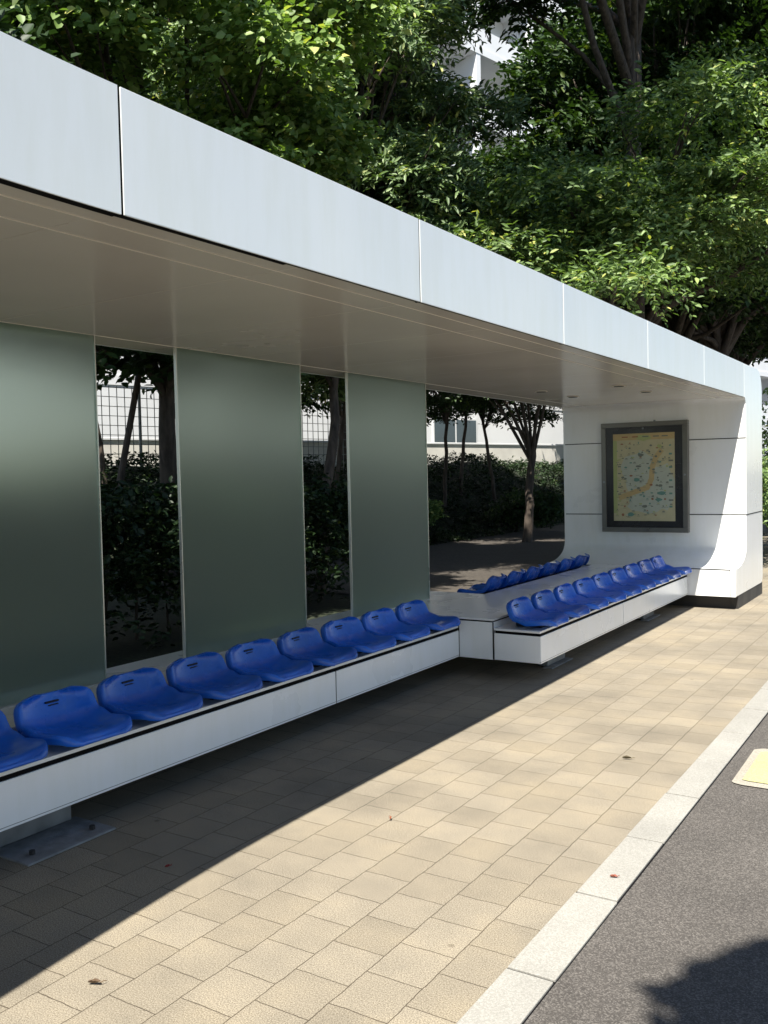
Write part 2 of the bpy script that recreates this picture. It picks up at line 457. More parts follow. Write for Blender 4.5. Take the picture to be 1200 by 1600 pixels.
MB().box(XB, XF - .004, -5.55, -4.19, -.05, .139, .004).done('plinth', 'plinth', sh)
m = MB()
m.box(XB, XF - .002, YE - .0025, YE + .01, 1.815, 1.824)
m.box(XB, XF + .0015, YE - .0025, YE + .01, .974, .983)
m.box(XF - .02, XF + .002, YE + .01, 11.528, .974, .983)
m.box(XB, XF - .055, 10.0275, 10.045, .421, .430)
m.box(XF - .061, XF - .055, 10.0275, 10.045, .145, .421)
m.done('panel_joint', 'dark', sh)

# frosted glass screens between platform and soffit
for k, (a, b) in enumerate([(-3.08, -1.94), (-1.35, -.20), (.385, 1.535), (2.115, 3.262), (3.855, 5.010), (5.585, 6.730)]):
    g = MB().box(-3.852, -3.840, a, b, .444, ZS - .002, .001).done('frosted_screen', 'frost', sh)
    m = MB()
    for yy, s in ((a, -1), (b, 1)):
        m.box(-3.856, -3.836, min(yy + s * .001, yy + s * .007), max(yy + s * .001, yy + s * .007), .444, ZS - .002)
    m.box(-3.856, -3.837, a, b, .4425, .4435 + .004)
    m.done('edge_glint_strip', 'edge', g)  # pale strips stand for the glass edges catching light

# platform: the raised white top running under the screens, and the rear half body
m = MB()
m.box(XB, -3.50, -4.1, 7.215, .425, .441, .003)
m.box(-3.50, -2.892, 5.99, 10.02, .425, .441, .003)
m.box(-3.56, -3.5005, 7.216, 10.02, .425, .441, .003)
m.done('platform_top', 'board', sh, True)
m = MB()
m.box(XB + .01, -3.53, -4.1, 7.205, .145, .422)
m.box(-3.5295, -3.18, 5.992, 10.0, .145, .422)
m.box(-3.55, -3.5305, 7.206, 10.0, .145, .422)
m.done('platform_body', 'bench', sh)
MB().box(-3.1795, -2.889, 5.988, 10.0, .143, .417, .003).done('platform_end_panel', 'bench', sh, True)
MB().box(-3.1745, -3.1665, 5.9835, 5.987, .146, .4165).done('vertical_joint', 'dark', sh)
MB().box(-2.893, -2.8855, 5.983, 5.987, .146, .4165).done('vertical_joint', 'dark', sh)
MB().box(-3.178, -2.893, 5.986, 9.99, .4172, .4245).done('painted_gap_shade', 'dark', sh)  # solid black in place of the shade under the platform top

# ------------------------------------------------------------------ blue bucket seat
def seat_mesh():
    # centre line: x (front +), z ; half width ; side lift
    prof = [(.176, .034, .110), (.174, .042, .143), (.167, .048, .162), (.150, .052, .178), (.12, .052, .190), (.06, .045, .197), (.0, .040, .199),
            (-.06, .041, .199), (-.10, .050, .198), (-.125, .072, .196), (-.140, .100, .194), (-.150, .128, .190), (-.158, .146, .182),
            (-.164, .161, .165), (-.167, .171, .138), (-.169, .176, .09)]
    nv = 15
    V, F = [], []
    n = len(prof)
    for i, (x, z, w) in enumerate(prof):
        a = prof[max(0, i - 1)]; b = prof[min(n - 1, i + 1)]
        t = Vector((b[0] - a[0], 0, b[1] - a[1])).normalized()
        nrm = Vector((-t.z, 0, t.x))
        if nrm.dot(Vector((.5, 0, 1))) < 0: nrm = -nrm
        for j in range(nv):
            v = -1 + 2 * j / (nv - 1)
            lift = .024 * abs(v) ** 2.6 + (.020 * v * v if i > 6 else 0)
            p = Vector((x, 0, z)) + Vector((0, w * v, 0)) + nrm * lift
            V.append(p)
    for i in range(n - 1):
        for j in range(nv - 1):
            a = i * nv + j
            F.append((a, a + 1, a + nv + 1, a + nv))
    # rolled rim: boundary loop pushed out, down and back
    loop = [j for j in range(nv)] + [i * nv + nv - 1 for i in range(1, n)] + [(n - 1) * nv + j for j in range(nv - 2, -1, -1)] + [i * nv for i in range(n - 2, 0, -1)]
    cen = Vector((.0, 0, .0))
    prev = loop
    for k, (out, dn) in enumerate(((.006, -.003), (.010, -.014), (.010, -.030), (.007, -.040))):
        cur = []
        for idx in loop:
            p = V[idx]; i = idx // nv
            c = Vector((prof[i][0], 0, prof[i][1]))
            side = Vector((0, p.y, 0)); side = side.normalized() if side.length > .04 else Vector((0, p.y / .04, 0))
            fb = Vector((1, 0, 0)) * {0: 1, 1: .6, 2: .25}.get(i, 0) + Vector((0, 0, 1)) * {n - 1: 1, n - 2: .6, n - 3: .3}.get(i, 0)
            d = side * (.5 if i in (0, n - 1) else 1) + fb
            if d.length > 0: d = d.normalized()
            a = prof[max(0, i - 1)]; b = prof[min(n - 1, i + 1)]
            t = Vector((b[0] - a[0], 0, b[1] - a[1])).normalized(); nrm = Vector((-t.z, 0, t.x))
            if nrm.dot(Vector((.5, 0, 1))) < 0: nrm = -nrm
            if i <= 6: nrm = Vector((0, 0, 1)) * (.45 if i < 1 else .7 if i < 2 else 1)
            cur.append(len(V)); V.append(p + d * out + nrm * dn)
        L = len(loop)
        for q in range(L):
            F.append((prev[q], prev[(q + 1) % L], cur[(q + 1) % L], cur[q]))
        prev = cur
    me = bpy.data.meshes.new('seat'); me.from_pydata([tuple(v) for v in V], [], F)
    bm = bmesh.new(); bm.from_mesh(me); bmesh.ops.recalc_face_normals(bm, faces=bm.faces)
    bmesh.ops.solidify(bm, geom=bm.faces, thickness=.004)
    # pedestal under the pan
    bm.to_mesh(me); bm.free()
    for p in me.polygons: p.use_smooth = True
    me.set_sharp_from_angle(angle=R(60))
    return me

seat_me = seat_mesh(); seat_me.materials.append(M['seat'])
m = MB().box(-.12, .08, -.10, .10, .0, .034, .008); tmp = m.done('t', 'seatdark'); base_me = tmp.data; bpy.data.objects.remove(tmp)  # pedestal coloured near black as the shade under the pan
def slot_mesh():
    m = MB()
    m.box(-.158, -.147, -.035, .035, .139, .147, .002)
    m.box(-.154, -.144, -.022, .030, .127, .131, .001)
    t = m.done('t', 'seatdark'); me = t.data; bpy.data.objects.remove(t); return me
slot_me = slot_mesh()
def add_seat(parent, x, y, rz, rr):
    s = bpy.data.objects.new('seat', seat_me); COL.objects.link(s); s.parent = parent
    s.location = (x, y, .376 + rr.uniform(-.001, .001)); s.rotation_euler = (0, 0, rz + rr.uniform(-.045, .045))
    for nm, me in (('seat_base', base_me), ('handle_slot', slot_me)):
        c = bpy.data.objects.new(nm, me); COL.objects.link(c); c.parent = s
    return s

def foot(parent, x, y, wide=.24):
    """x = front face of the upright"""
    f = MB().box(x - .03, x + wide, y - .22, y + .22, -.02, .008, .003).done('foot', 'pad', parent)
    MB().box(x - .08, x, y - .18, y + .18, .0102, .144, .004).done('upright', 'steel', f)
    for dy in ((-.15, .15) if wide > .1 else ()): MB().cyl((x + min(.17, wide - .06), y + dy, .010), (x + .17, y + dy, .026), .013, .013, 6).done('bolt', 'plinth', f)

# near bench
def bench_front(parent, xf, joints, depth, yend_caps=True):
    MB().box(xf - depth + .01, xf - .004, joints[0] + .01, joints[-1] - .01, .15, .339).done('core', 'dark', parent)
    for a, b in zip(joints[:-1], joints[1:]):
        MB().box(xf - depth, xf, a + .0045, b - .0045, .146, .340, .003).done('front_panel', 'bench', parent, True)
    MB().box(xf - .01, xf + .0012, joints[0] + .004, joints[-1] - .004, .157, .1595).done('lower_joint', 'steel', parent)
    MB().box(xf - depth + .01, xf - .006, joints[0] + .006, joints[-1] - .006, .3402, .3595).done('painted_gap_shade', 'dark', parent)  # black filler stands for the shade under the seat board
    MB().box(xf - depth, xf - .004, joints[0] + .002, joints[-1] - .002, .3598, .3755, .002).done('seat_board', 'board', parent, True)

b1 = thing('bench', 'nearer white bench with a row of blue bucket seats in front of the frosted screens', 'bench', (0, 0, 0), 0, 'white benches of the bus shelter')
bench_front(b1, -3.167, [-4.15, -1.85, 1.27, 4.413, 5.985], .345)
rr = random.Random(3)
for k in range(15):
    add_seat(b1, -3.167 - .142, 5.975 - .446 * (k + .5), 0, rr)
for y in (-2.6, -.1, 2.44): foot(b1, -3.335, y)

b2 = thing('bench', 'farther white bench jutting out beside the map wall, blue seats on both sides', 'bench', (0, 0, 0), 0, 'white benches of the bus shelter')
bench_front(b2, -2.524, [5.985, 7.832, 10.025], .36)
for k in range(9):
    add_seat(b2, -2.524 - .132, 6.0 + .446 * (k + .5), 0, rr)
# rear side
MB().box(XB + .01, -3.561, 7.222, 10.0, .146, .340, .003).done('rear_panel', 'bench', b2, True)
MB().box(XB + .01, -3.562, 7.222, 10.0, .3405, .3755, .002).done('rear_seat_board', 'board', b2, True)
for k in range(6):
    add_seat(b2, -3.565 - .18, 7.36 + .44 * (k + .5), math.pi, rr)
for y in (6.72, 9.2): foot(b2, -2.70, y, .05)

# ------------------------------------------------------------------ map display case on the end wall
mc = thing('map_case', 'grey metal display case holding an illustrated cream map, hung on the white end wall', 'display case', (-3.135, YE, 1.41))
cx, cz, hw, hh = 0, 0, .497, .635          # local, y points into the wall
d0 = -.085
m = MB()
fw = .055
m.box(-hw, hw, d0, -.001, hh - fw, hh, .004); m.box(-hw, hw, d0, -.001, -hh, -hh + fw, .004)
m.box(-hw, -hw + fw, d0, -.001, -hh + fw + .0005, hh - fw - .0005, .004); m.box(hw - fw, hw, d0, -.001, -hh + fw + .0005, hh - fw - .0005, .004)
m.done('frame', 'frame', mc, True)
m = MB()
m.box(-hw + fw + .0005, hw - fw - .0005, d0 + .012, -.004, -hh + fw + .0005, hh - fw - .0005)
m.done('black_mount', 'black', mc)
m = MB(); m.cyl((.0, d0 - .004, hh - .075), (.0, d0 + .012, hh - .075), .010); m.cyl((.12, -.04, hh), (.12, -.04, hh + .018), .012)
m.cyl((hw - .03, d0 - .003, .02), (hw - .03, d0 + .01, .02), .012); m.cyl((-hw + .03, d0 - .003, -.05), (-hw + .03, d0 + .01, -.05), .012)
m.done('lock', 'steel', mc)
def flat(name, col): return plain(name, col, .55, var=.06, scale=14)
PM = [flat('map_cream', (.47, .44, .27)), flat('map_route', (.47, .36, .17)), flat('map_white', (.42, .46, .38)), flat('map_ink', (.15, .17, .14)),
      flat('map_teal', (.12, .25, .21)), flat('map_green', (.36, .41, .17)), flat('map_red', (.28, .12, .06))]
pm = MB(); YP = d0 + .0095
def prect(x0, x1, z0, z1, lay, mi):
    y = YP - .0006 * lay
    vs = [pm.bm.verts.new(p) for p in ((x0, y, z0), (x1, y, z0), (x1, y, z1), (x0, y, z1))]
    f = pm.bm.faces.new(vs); f.material_index = mi
def pblob(x, z, rx, rz, lay, mi, n=14, seed=0):
    q = random.Random(seed); y = YP - .0006 * lay
    vs = [pm.bm.verts.new((x + rx * (1 + q.uniform(-.18, .18)) * math.cos(2 * math.pi * k / n), y, z + rz * (1 + q.uniform(-.18, .18)) * math.sin(2 * math.pi * k / n))) for k in range(n)]
    f = pm.bm.faces.new(vs); f.material_index = mi
def pband(pts, w, lay, mi):
    y = YP - .0006 * lay
    for (x0, z0), (x1, z1) in zip(pts[:-1], pts[1:]):
        d = Vector((x1 - x0, z1 - z0)); nrm = Vector((-d.y, d.x)).normalized() * w / 2; e = d.normalized() * w * .25
        vs = [pm.bm.verts.new((a, y, b)) for a, b in ((x0 - e.x + nrm.x, z0 - e.y + nrm.y), (x0 - e.x - nrm.x, z0 - e.y - nrm.y), (x1 + e.x - nrm.x, z1 + e.y - nrm.y), (x1 + e.x + nrm.x, z1 + e.y + nrm.y))]
        f = pm.bm.faces.new(vs); f.material_index = mi; y -= .00005
PW, PH = .355, .505
prect(-PW, PW, -PH, PH, 0, 0)
pblob(-.05, .04, .20, .26, 1, 2, 18, 2); pblob(.20, -.12, .17, .27, 1.2, 2, 16, 4); pblob(.05, -.30, .24, .11, 1.4, 2, 16, 6)
prect(-PW, -PW + .045, -PH, PH, 1, 5); prect(-PW, PW, PH - .075, PH, 1.1, 1); pblob(.0, PH - .05, .10, .035, 1.5, 5, 12, 8)
pband([(-.28, -.235), (-.12, -.175), (.04, -.12), (.09, -.02), (.10, .12), (.14, .22), (.20, .30)], .060, 2, 1)
prect(-PW, PW, -PH, -PH + .09, 1.3, 0)
q = random.Random(11)
for cxk in range(-6, 7):
    for czk in range(-8, 8):
        x = cxk * .052 + q.uniform(-.02, .02); z = czk * .054 + q.uniform(-.022, .022)
        if q.random() < .30 or abs(x) > .32: continue
        w, h = q.uniform(.006, .02), q.uniform(.004, .013)
        pblob(x, z, w, h, 3, q.choice([3, 3, 3, 5, 4, 4, 2, 6]), 7, cxk * 31 + czk)
        if q.random() < .6: prect(x - .02, x + .018, z - h - .011, z - h - .007, 3, 3)
for x, z, w, h, c in ((.20, -.185, .055, .022, 4), (.17, -.26, .04, .020, 4), (-.08, -.03, .035, .022, 4), (-.15, -.43, .035, .024, 4), (-.245, -.435, .016, .016, 6),
                      (.185, .35, .026, .022, 5), (-.03, .255, .035, .018, 3), (.19, -.10, .026, .014, 3), (.01, -.335, .03, .016, 3), (-.06, .125, .035, .012, 3)):
    pblob(x, z, w, h, 4, c, 12, int(x * 1000))
for k in range(9): prect(.285, .335, .25 - k * .075, .268 - k * .075, 3, 3) if k % 2 else prect(.29, .325, .25 - k * .075, .27 - k * .075, 3, 4)
for k in range(7): prect(-.30, -.265, .2 - k * .08, .213 - k * .08, 3, 5 if k % 3 == 0 else 3)
for x in (-.22, -.1, .02, .14, .24): prect(x - .03, x + .04, PH - .045, PH - .032, 3.3, 3 if x > 0 else 6)
pm.done('map_poster', PM, mc)

# ------------------------------------------------------------------ trees
def leaves_arrays(P, A, U, lpn, L, Lw, spray_len, rng, jitter=.45, fold=.25):
    """P: spray origins, A: spray axis, U: spray up. returns verts, quads for lpn leaves on each spray"""
    n = len(P)
    t = np.tile((np.arange(lpn) + .5) / lpn, (n, 1)) + rng.normal(0, .05, (n, lpn))
    side = np.cross(A, U); side /= np.linalg.norm(side, axis=1, keepdims=True) + 1e-9
    sg = np.where(np.arange(lpn) % 2 == 0, 1.0, -1.0)[None, :, None]
    base = P[:, None, :] + A[:, None, :] * (t[..., None] * spray_len) - np.array([0, 0, 1.0]) * (t[..., None] ** 2 * spray_len * .25)
    base += rng.normal(0, .018, base.shape)
    d = A[:, None, :] * .55 + side[:, None, :] * sg * .85 + rng.normal(0, jitter * .6, (n, lpn, 3))
    d[..., 2] -= .15
    d /= np.linalg.norm(d, axis=2, keepdims=True)
    up = U[:, None, :] + rng.normal(0, jitter, (n, lpn, 3))
    w = np.cross(d, up); w /= np.linalg.norm(w, axis=2, keepdims=True) + 1e-9
    nn = np.cross(w, d)
    s = rng.uniform(.65, 1.2, (n, lpn, 1))
    l = L * s; ww = Lw * s * .5
    b = base; tip = base + d * l - nn * l * .12
    r1 = base + d * l * .32 + w * ww + nn * ww * fold; r2 = base + d * l * .70 + w * ww * .80 + nn * ww * fold * .6
    l1 = base + d * l * .32 - w * ww + nn * ww * fold; l2 = base + d * l * .70 - w * ww * .80 + nn * ww * fold * .6
    V = np.stack([b, r1, r2, tip, l2, l1], axis=2).reshape(-1, 3)
    k = np.arange(n * lpn)[:, None] * 6
    Q = np.concatenate([k + np.array([[0, 1, 2, 3]]), k + np.array([[0, 3, 4, 5]])], axis=1).reshape(-1, 4)
    return V, Q

def quads_mesh(name, V, Q):
    me = bpy.data.meshes.new(name)
    me.vertices.add(len(V)); me.vertices.foreach_set('co', V.astype(np.float32).ravel())
    me.loops.add(Q.size); me.loops.foreach_set('vertex_index', Q.astype(np.int32).ravel())
    me.polygons.add(len(Q)); me.polygons.foreach_set('loop_start', (np.arange(len(Q)) * 4).astype(np.int32))
    me.update(calc_edges=True)
    return me

def crown_mesh(pads, sprays, lpn, L, Lw, sl, seed, flat=.5, jitter=.45, sun=.55):
    """pads: list of (cx,cy,cz, rx,ry,rz); sprays spread over the outer part of every pad"""
    rng = np.random.default_rng(seed)
    pads = np.array(pads, float)
    vol = (pads[:, 3] * pads[:, 4] + pads[:, 3] * pads[:, 5]); pr = vol / vol.sum()
    idx = rng.choice(len(pads), sprays, p=pr)
    v = rng.normal(0, 1, (sprays, 3)); v /= np.linalg.norm(v, axis=1, keepdims=True)
    v[:, 2] = np.where(v[:, 2] < -.25, -v[:, 2] * .6, v[:, 2])
    rad = rng.uniform(.35, 1.0, (sprays, 1)) ** .6
    rad *= 1 + rng.normal(0, .10, (sprays, 1))
    P = pads[idx, :3] + v * rad * pads[idx, 3:]
    out = v * np.array([1, 1, .35]) + rng.normal(0, .35, (sprays, 3))
    out /= np.linalg.norm(out, axis=1, keepdims=True)
    U = np.array([0.08, -sun, 1.0]) * (1 + flat) + v * .5 + rng.normal(0, .25, (sprays, 3))
    U /= np.linalg.norm(U, axis=1, keepdims=True)
    V, Q = leaves_arrays(P, out, U, lpn, L, Lw, sl, rng, jitter)
    return V, Q

def tube(bm, pts, r0, r1, seg=8):
    rings = []
    n = len(pts)
    for i, p in enumerate(pts):
        t = (Vector(pts[min(i + 1, n - 1)]) - Vector(pts[max(i - 1, 0)])).normalized()
        q = t.to_track_quat('Z', 'Y').to_matrix()
        r = r0 + (r1 - r0) * i / (n - 1)
        rings.append([bm.verts.new(Vector(p) + q @ Vector((r * math.cos(a), r * math.sin(a), 0))) for a in (2 * math.pi * k / seg for k in range(seg))])
    for a, b in zip(rings[:-1], rings[1:]):
        for k in range(seg):
            bm.faces.new((a[k], a[(k + 1) % seg], b[(k + 1) % seg], b[k]))
    bm.faces.new(rings[-1])

def trunk_mesh(base, fork, r, pads, seed, lean=(0, 0), nl=None):
    """tapered trunk from base to fork, then limbs to the pads"""
    q = random.Random(seed); bm = bmesh.new()
    b = Vector(base); f = Vector(fork)
    pts = [b + Vector((0, 0, -.25))]
    for k in range(0, 9):
        t = k / 8
        p = b.lerp(f, t) + Vector((q.uniform(-.03, .03), q.uniform(-.03, .03), 0)) * (1 if 0 < k < 8 else 0)
        pts.append(p)
    tube(bm, pts, r * 1.12, r * .72, 12)
    order = list(range(len(pads))); q.shuffle(order)
    for i in order[:nl or len(pads)]:
        c = Vector(pads[i][:3])
        t0 = q.uniform(.72, 1.0); s = b.lerp(f, t0)
        mid = s.lerp(c, .5) + Vector((q.uniform(-.25, .25), q.uniform(-.25, .25), q.uniform(-.1, .35)))
        pp = [s, s.lerp(mid, .5) + Vector((q.uniform(-.1, .1), q.uniform(-.1, .1), .08)), mid, mid.lerp(c, .6), c]
        tube(bm, pp, r * q.uniform(.32, .5), .012, 7)
        for _ in range(3):
            e = c + Vector((q.uniform(-1, 1) * pads[i][3], q.uniform(-1, 1) * pads[i][4], q.uniform(-.1, .6) * pads[i][5]))
            mm = mid.lerp(c, q.uniform(.2, .8))
            tube(bm, [mm, mm.lerp(e, .5) + Vector((0, 0, .08)), e], .022, .006, 5)
    bmesh.ops.recalc_face_normals(bm, faces=bm.faces)
    me = bpy.data.meshes.new('trunk'); bm.to_mesh(me); bm.free()
    for p in me.polygons: p.use_smooth = True
    return me

def make_pads(seed, n, c, rad, pr, flat, shell=.55):
    q = random.Random(seed); P = []
    while len(P) < n:
        v = Vector((q.gauss(0, 1), q.gauss(0, 1), q.gauss(0, 1))).normalized() * q.uniform(shell, 1) ** .7
        s = pr * q.uniform(.7, 1.3)
        P.append((c[0] + v.x * rad[0], c[1] + v.y * rad[1], c[2] + v.z * rad[2], s, s, s * flat))
    return P

def tree(name, label, cat, base, fork, r, pads, leaf, mat, seed, group=None, flat=.5, nl=None, jitter=.45, sun=.55):
    t = thing(name, label, cat, base, 0, group)
    bx = Vector(base)
    lp = [(p[0] - bx.x, p[1] - bx.y, p[2] - bx.z, p[3], p[4], p[5]) for p in pads]
    link('trunk', trunk_mesh((0, 0, 0), tuple(Vector(fork) - bx), r, lp, seed, nl=nl), 'bark', t)
    sprays, lpn, L, Lw, sl = leaf
    V, Q = crown_mesh(lp, sprays, lpn, L, Lw, sl, seed, flat, jitter, sun)
    link('crown', quads_mesh('crown', V, Q), mat, t)
    return t

G = 'trees behind the bus shelter'
# 1 light green broadleaf close behind the roof
padsA = make_pads(21, 26, (-7.1, 6.6, 5.9), (1.9, 2.6, 2.2), .75, .75)
padsA += [(-6.2, 7.6, 5.0, .55, .6, .4), (-6.2, 8.1, 4.9, .5, .5, .35), (-6.4, 5.3, 5.2, .7, .7, .5), (-7.6, 7.6, 4.0, .8, .8, .4)]
tree('broadleaf_tree', 'bright yellow-green broadleaf tree rising over the left end of the roof', 'tree', (-8.9, 8.72, 0), (-8.5, 8.35, 3.4), .125,
     padsA, (8200, 9, .092, .072, .32), 'leafA', 31, G, .3)
# 2 dark evergreen with narrow leaves
padsB = make_pads(22, 52, (-7.6, 10.7, 6.5), (1.9, 2.1, 3.2), .75, .8)
padsB += [(-6.4, 13.0, 6.9, .7, .7, .35), (-6.2, 12.6, 5.4, .6, .6, .3), (-7.6, 9.9, 3.0, .6, .6, .3), (-8.0, 10.6, 2.8, .7, .7, .3), (-7.9, 11.4, 3.1, .7, .7, .3)]
tree('evergreen_tree', 'dense dark evergreen with narrow upright leaves over the middle of the roof', 'tree', (-7.0, 9.45, 0), (-7.4, 10.6, 3.6), .075,
     padsB, (14000, 11, .125, .038, .26), 'leafB', 32, G, -.3, jitter=.6, sun=.7)
# 3 layered tree with sunlit sprays on the right
padsC = [(a, b, c + .30 * (b - 14.0), d, e, f) for a, b, c, d, e, f in make_pads(23, 30, (-4.1, 14.8, 5.45), (2.2, 4.1, 1.8), .78, .18, .2)]
padsC += [(-5.3, 11.4, 4.4, .7, .7, .25), (-5.6, 12.0, 4.9, .7, .7, .25), (-3.4, 13.4, 4.9, .9, .9, .3), (-2.9, 14.4, 5.3, .9, .9, .3), (-3.4, 15.6, 7.6, .7, .7, .3)]
tree('layered_tree', 'tree with sunlit layered sprays of leaves over the right half of the roof', 'tree', (-4.9, 16.0, 0), (-4.85, 15.6, 4.2), .21,
     padsC, (4800, 13, .105, .042, .55), 'leafC', 33, G, .6, nl=14, sun=.2, jitter=.6)
padsO = make_pads(29, 14, (-3.4, 10.6, 10.8), (2.6, 3.8, 1.2), .72, .4, .1) + [(-5.4, 12.6, 8.4, .8, .8, .4), (-5.9, 13.0, 8.7, .6, .6, .3), (-3.6, 15.0, 9.4, 1.2, 1.2, .5), (-2.6, 14.0, 9.6, 1.1, 1.1, .5)]  # high canopy added above the view to dapple the layered tree with shade
tree('added_canopy_tree', 'upright dark trunk right of the roof middle carrying a high canopy added above the view to shade the layered tree', 'tree', (-4.45, 14.6, 0), (-4.35, 14.3, 8.2), .17,
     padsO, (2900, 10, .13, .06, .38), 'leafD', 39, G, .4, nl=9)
# 4 forked tree seen through the wide opening
padsD = make_pads(24, 26, (-8.6, 19.0, 5.6), (2.8, 3.0, 2.6), .9, .5)
padsD += [(-8.4, 17.6, 3.1, .9, .9, .25), (-7.6, 19.6, 3.1, .9, .9, .25)]
tree('forked_tree', 'dark forked tree standing at the path, seen through the wide opening', 'tree', (-8.0, 18.3, 0), (-7.95, 18.6, 2.1), .10,
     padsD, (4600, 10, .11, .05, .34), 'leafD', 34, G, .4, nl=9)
# low spreading tree added mostly out of view to shade the hedge
padsL = make_pads(28, 30, (-6.7, .8, 4.3), (1.7, 4.2, .9), .95, .45) + [(-8.1, 7.3, 2.95, .8, .9, .3), (-8.8, 8.3, 2.9, .8, .7, .3), (-8.2, 6.3, 3.0, .8, .8, .3)]
tree('added_shade_tree', 'low spreading tree, mostly out of view, added to shade the hedge behind the screens', 'tree', (-8.3, 2.2, 0), (-7.4, 1.6, 2.6), .13,
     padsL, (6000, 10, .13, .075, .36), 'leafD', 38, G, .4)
# 5 slender trees on the slope, from one model
padsE = make_pads(25, 22, (0, 0, 5.4), (2.0, 2.0, 2.6), .85, .5) + [(-.8, .3, 2.4, .8, .8, .25), (.7, -.6, 2.6, .8, .8, .25)]
slim = tree('slender_tree', 'x', 'tree', (0, 0, 0), (.3, -.25, 2.9), .05, padsE, (3000, 10, .115, .05, .34), 'leafD', 35, G, .4)
spots = [(-11.0, 20.1, 0.0, 'slender dark tree on the slope, leftmost in the wide opening'),
         (-11.6, 22.2, 2.1, 'slender dark tree just right of the leftmost one in the wide opening'),
         (-11.0, 23.1, 4.0, 'upright slender tree on the slope in the middle of the wide opening'),
         (-10.9, 15.2, 1.0, 'slender dark tree on the slope behind the evergreen, seen in the narrow gap'),
         (-12.2, 10.5, 5.1, 'slender dark tree on the slope seen in the left gap')]
for i, (x, y, rz, lab) in enumerate(spots):
    o = slim if i == 0 else copy_tree(slim)
    o.location = (x, y, slope_z(x, y)); o.rotation_euler = (0, 0, rz); o['label'] = lab
# 6 tall dark trees behind, from one model
padsT = make_pads(26, 60, (0, 0, 9.0), (4.0, 4.0, 4.6), 1.25, .55)
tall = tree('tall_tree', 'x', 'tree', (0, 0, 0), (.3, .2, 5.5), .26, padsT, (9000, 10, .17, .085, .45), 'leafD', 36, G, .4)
spots = [(-6.9, 49.0, 2.9, 1.3, 'very tall dark tree at the far end of the park path'),
         (-5.1, 19.9, 1.9, .90, 'tall dark tree rising out of the layered tree crown'),
         (-5.6, 24.5, 0, 1.0, 'tall dark tree directly behind the layered tree'),
         (-8.0, 33.0, 1.2, 1.05, 'tall dark tree rising left of the layered tree, behind the slope'),
         (-2.6, 31.0, 2.2, 1.0, 'tall dark tree at the right edge behind the shelter end wall'),
         (-7.4, 38.0, 3.3, 1.25, 'very tall dark tree farthest behind the right half of the roof'),
         (-12.0, 13.6, 4.4, .82, 'tall dark tree behind the bright broadleaf tree'),
         (-13.5, 19.4, 5.2, .78, 'tall dark tree behind the evergreen, in front of the white building'),
         (-0.4, 40.0, 0.7, 1.1, 'tall dark tree far along the pavement beyond the end wall')]
for i, (x, y, rz, s, lab) in enumerate(spots):
    o = tall if i == 0 else copy_tree(tall)
    o.location = (x, y, slope_z(x, y)); o.rotation_euler = (0, 0, rz); o.scale = (s, s, s); o['label'] = lab

# leaning support poles in the left gap
def pole(p0, p1, r, lab):
    o = MB().cyl(p0, p1, r, r * .85, 10).done('support_pole', 'bark', None, True)
    tag(o, lab, 'pole', 'wooden poles propping the park trees')
pole((-9.2, 8.0, .9), (-8.95, 8.35, 3.0), .045, 'wooden pole leaning against the trunk in the left gap, left of the trunk')
pole((-9.6, 9.9, 1.2), (-8.9, 8.9, 2.5), .05, 'wooden pole leaning against the trunk in the left gap, right of the trunk')

# street tree behind the photographer: its shadow lies on the road at the lower right
gx, gy = -.66, 2.62
zc = 5.6; c0 = (gx + .2 * zc + .55, gy - .55 * zc, zc)
padsS = make_pads(27, 16, (c0[0] + .18, c0[1], c0[2]), (.75, .75, .5), .34, .7, .1) + [(c0[0] + .9 + k * .3, c0[1] - .2 - .1 * k, c0[2], .4, .4, .3) for k in range(3)]
tree('street_tree', 'roadside tree behind the viewer casting its shadow on the asphalt', 'tree', (2.6, -1.6, 0), (2.2, -1.2, 3.6), .12,
     padsS, (2300, 10, .12, .07, .26), 'leafC', 37, None, .4)

# unseen trees added across the road, behind the viewer, to block skylight
for i, (x, y, rz) in enumerate([(10.5, -13, .5), (11.5, -6, 1.7), (10.8, 1, 2.9), (11.8, -20, 4.1)]):
    o = copy_tree(tall); o.location = (x, y, 0); o.rotation_euler = (0, 0, rz); o.scale = (1, 1, 1)
    o['label'] = 'unseen tall tree added across the road behind the viewer to block skylight, %s' % ['third from the far end', 'second from the far end', 'at the far end of the row', 'at the near end of the row'][i]
    o['group'] = 'unseen trees added across the road to block skylight'

# dense hedge behind the left screens
rng = np.random.default_rng(18)
n = 7000
P = np.stack([rng.uniform(-7.6, -5.9, n), rng.uniform(-1, 9.4, n), 1.38 * rng.uniform(0, 1, n) ** .45], 1)
P[:, 2] += .06 * np.sin(P[:, 1] * 2.1) + .05 * np.sin(P[:, 1] * 5 + P[:, 0] * 3)
A = rng.normal(0, 1, (n, 3)); A[:, 2] = np.abs(A[:, 2]) * .6; A /= np.linalg.norm(A, axis=1, keepdims=True)
U = np.tile([0, 0, 1.0], (n, 1)) + rng.normal(0, .4, (n, 3)); U /= np.linalg.norm(U, axis=1, keepdims=True)
hg = thing('hedge', 'dense dark hedge close behind the left frosted screens', 'hedge', (0, 0, 0))
V, Q = leaves_arrays(P, A, U, 9, .075, .04, .2, rng)
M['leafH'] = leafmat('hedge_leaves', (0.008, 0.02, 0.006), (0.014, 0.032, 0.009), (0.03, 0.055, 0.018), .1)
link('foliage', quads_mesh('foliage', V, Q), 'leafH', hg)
bm = bmesh.new()
for k in range(24):
    y = -.8 + k * .43
    tube(bm, [Vector((-6.7, y, -.1)), Vector((-6.7 + .1 * math.sin(k), y + .05, .5)), Vector((-6.7 + .3 * math.sin(k * 2), y + .1, 1.1))], .02, .007, 6)
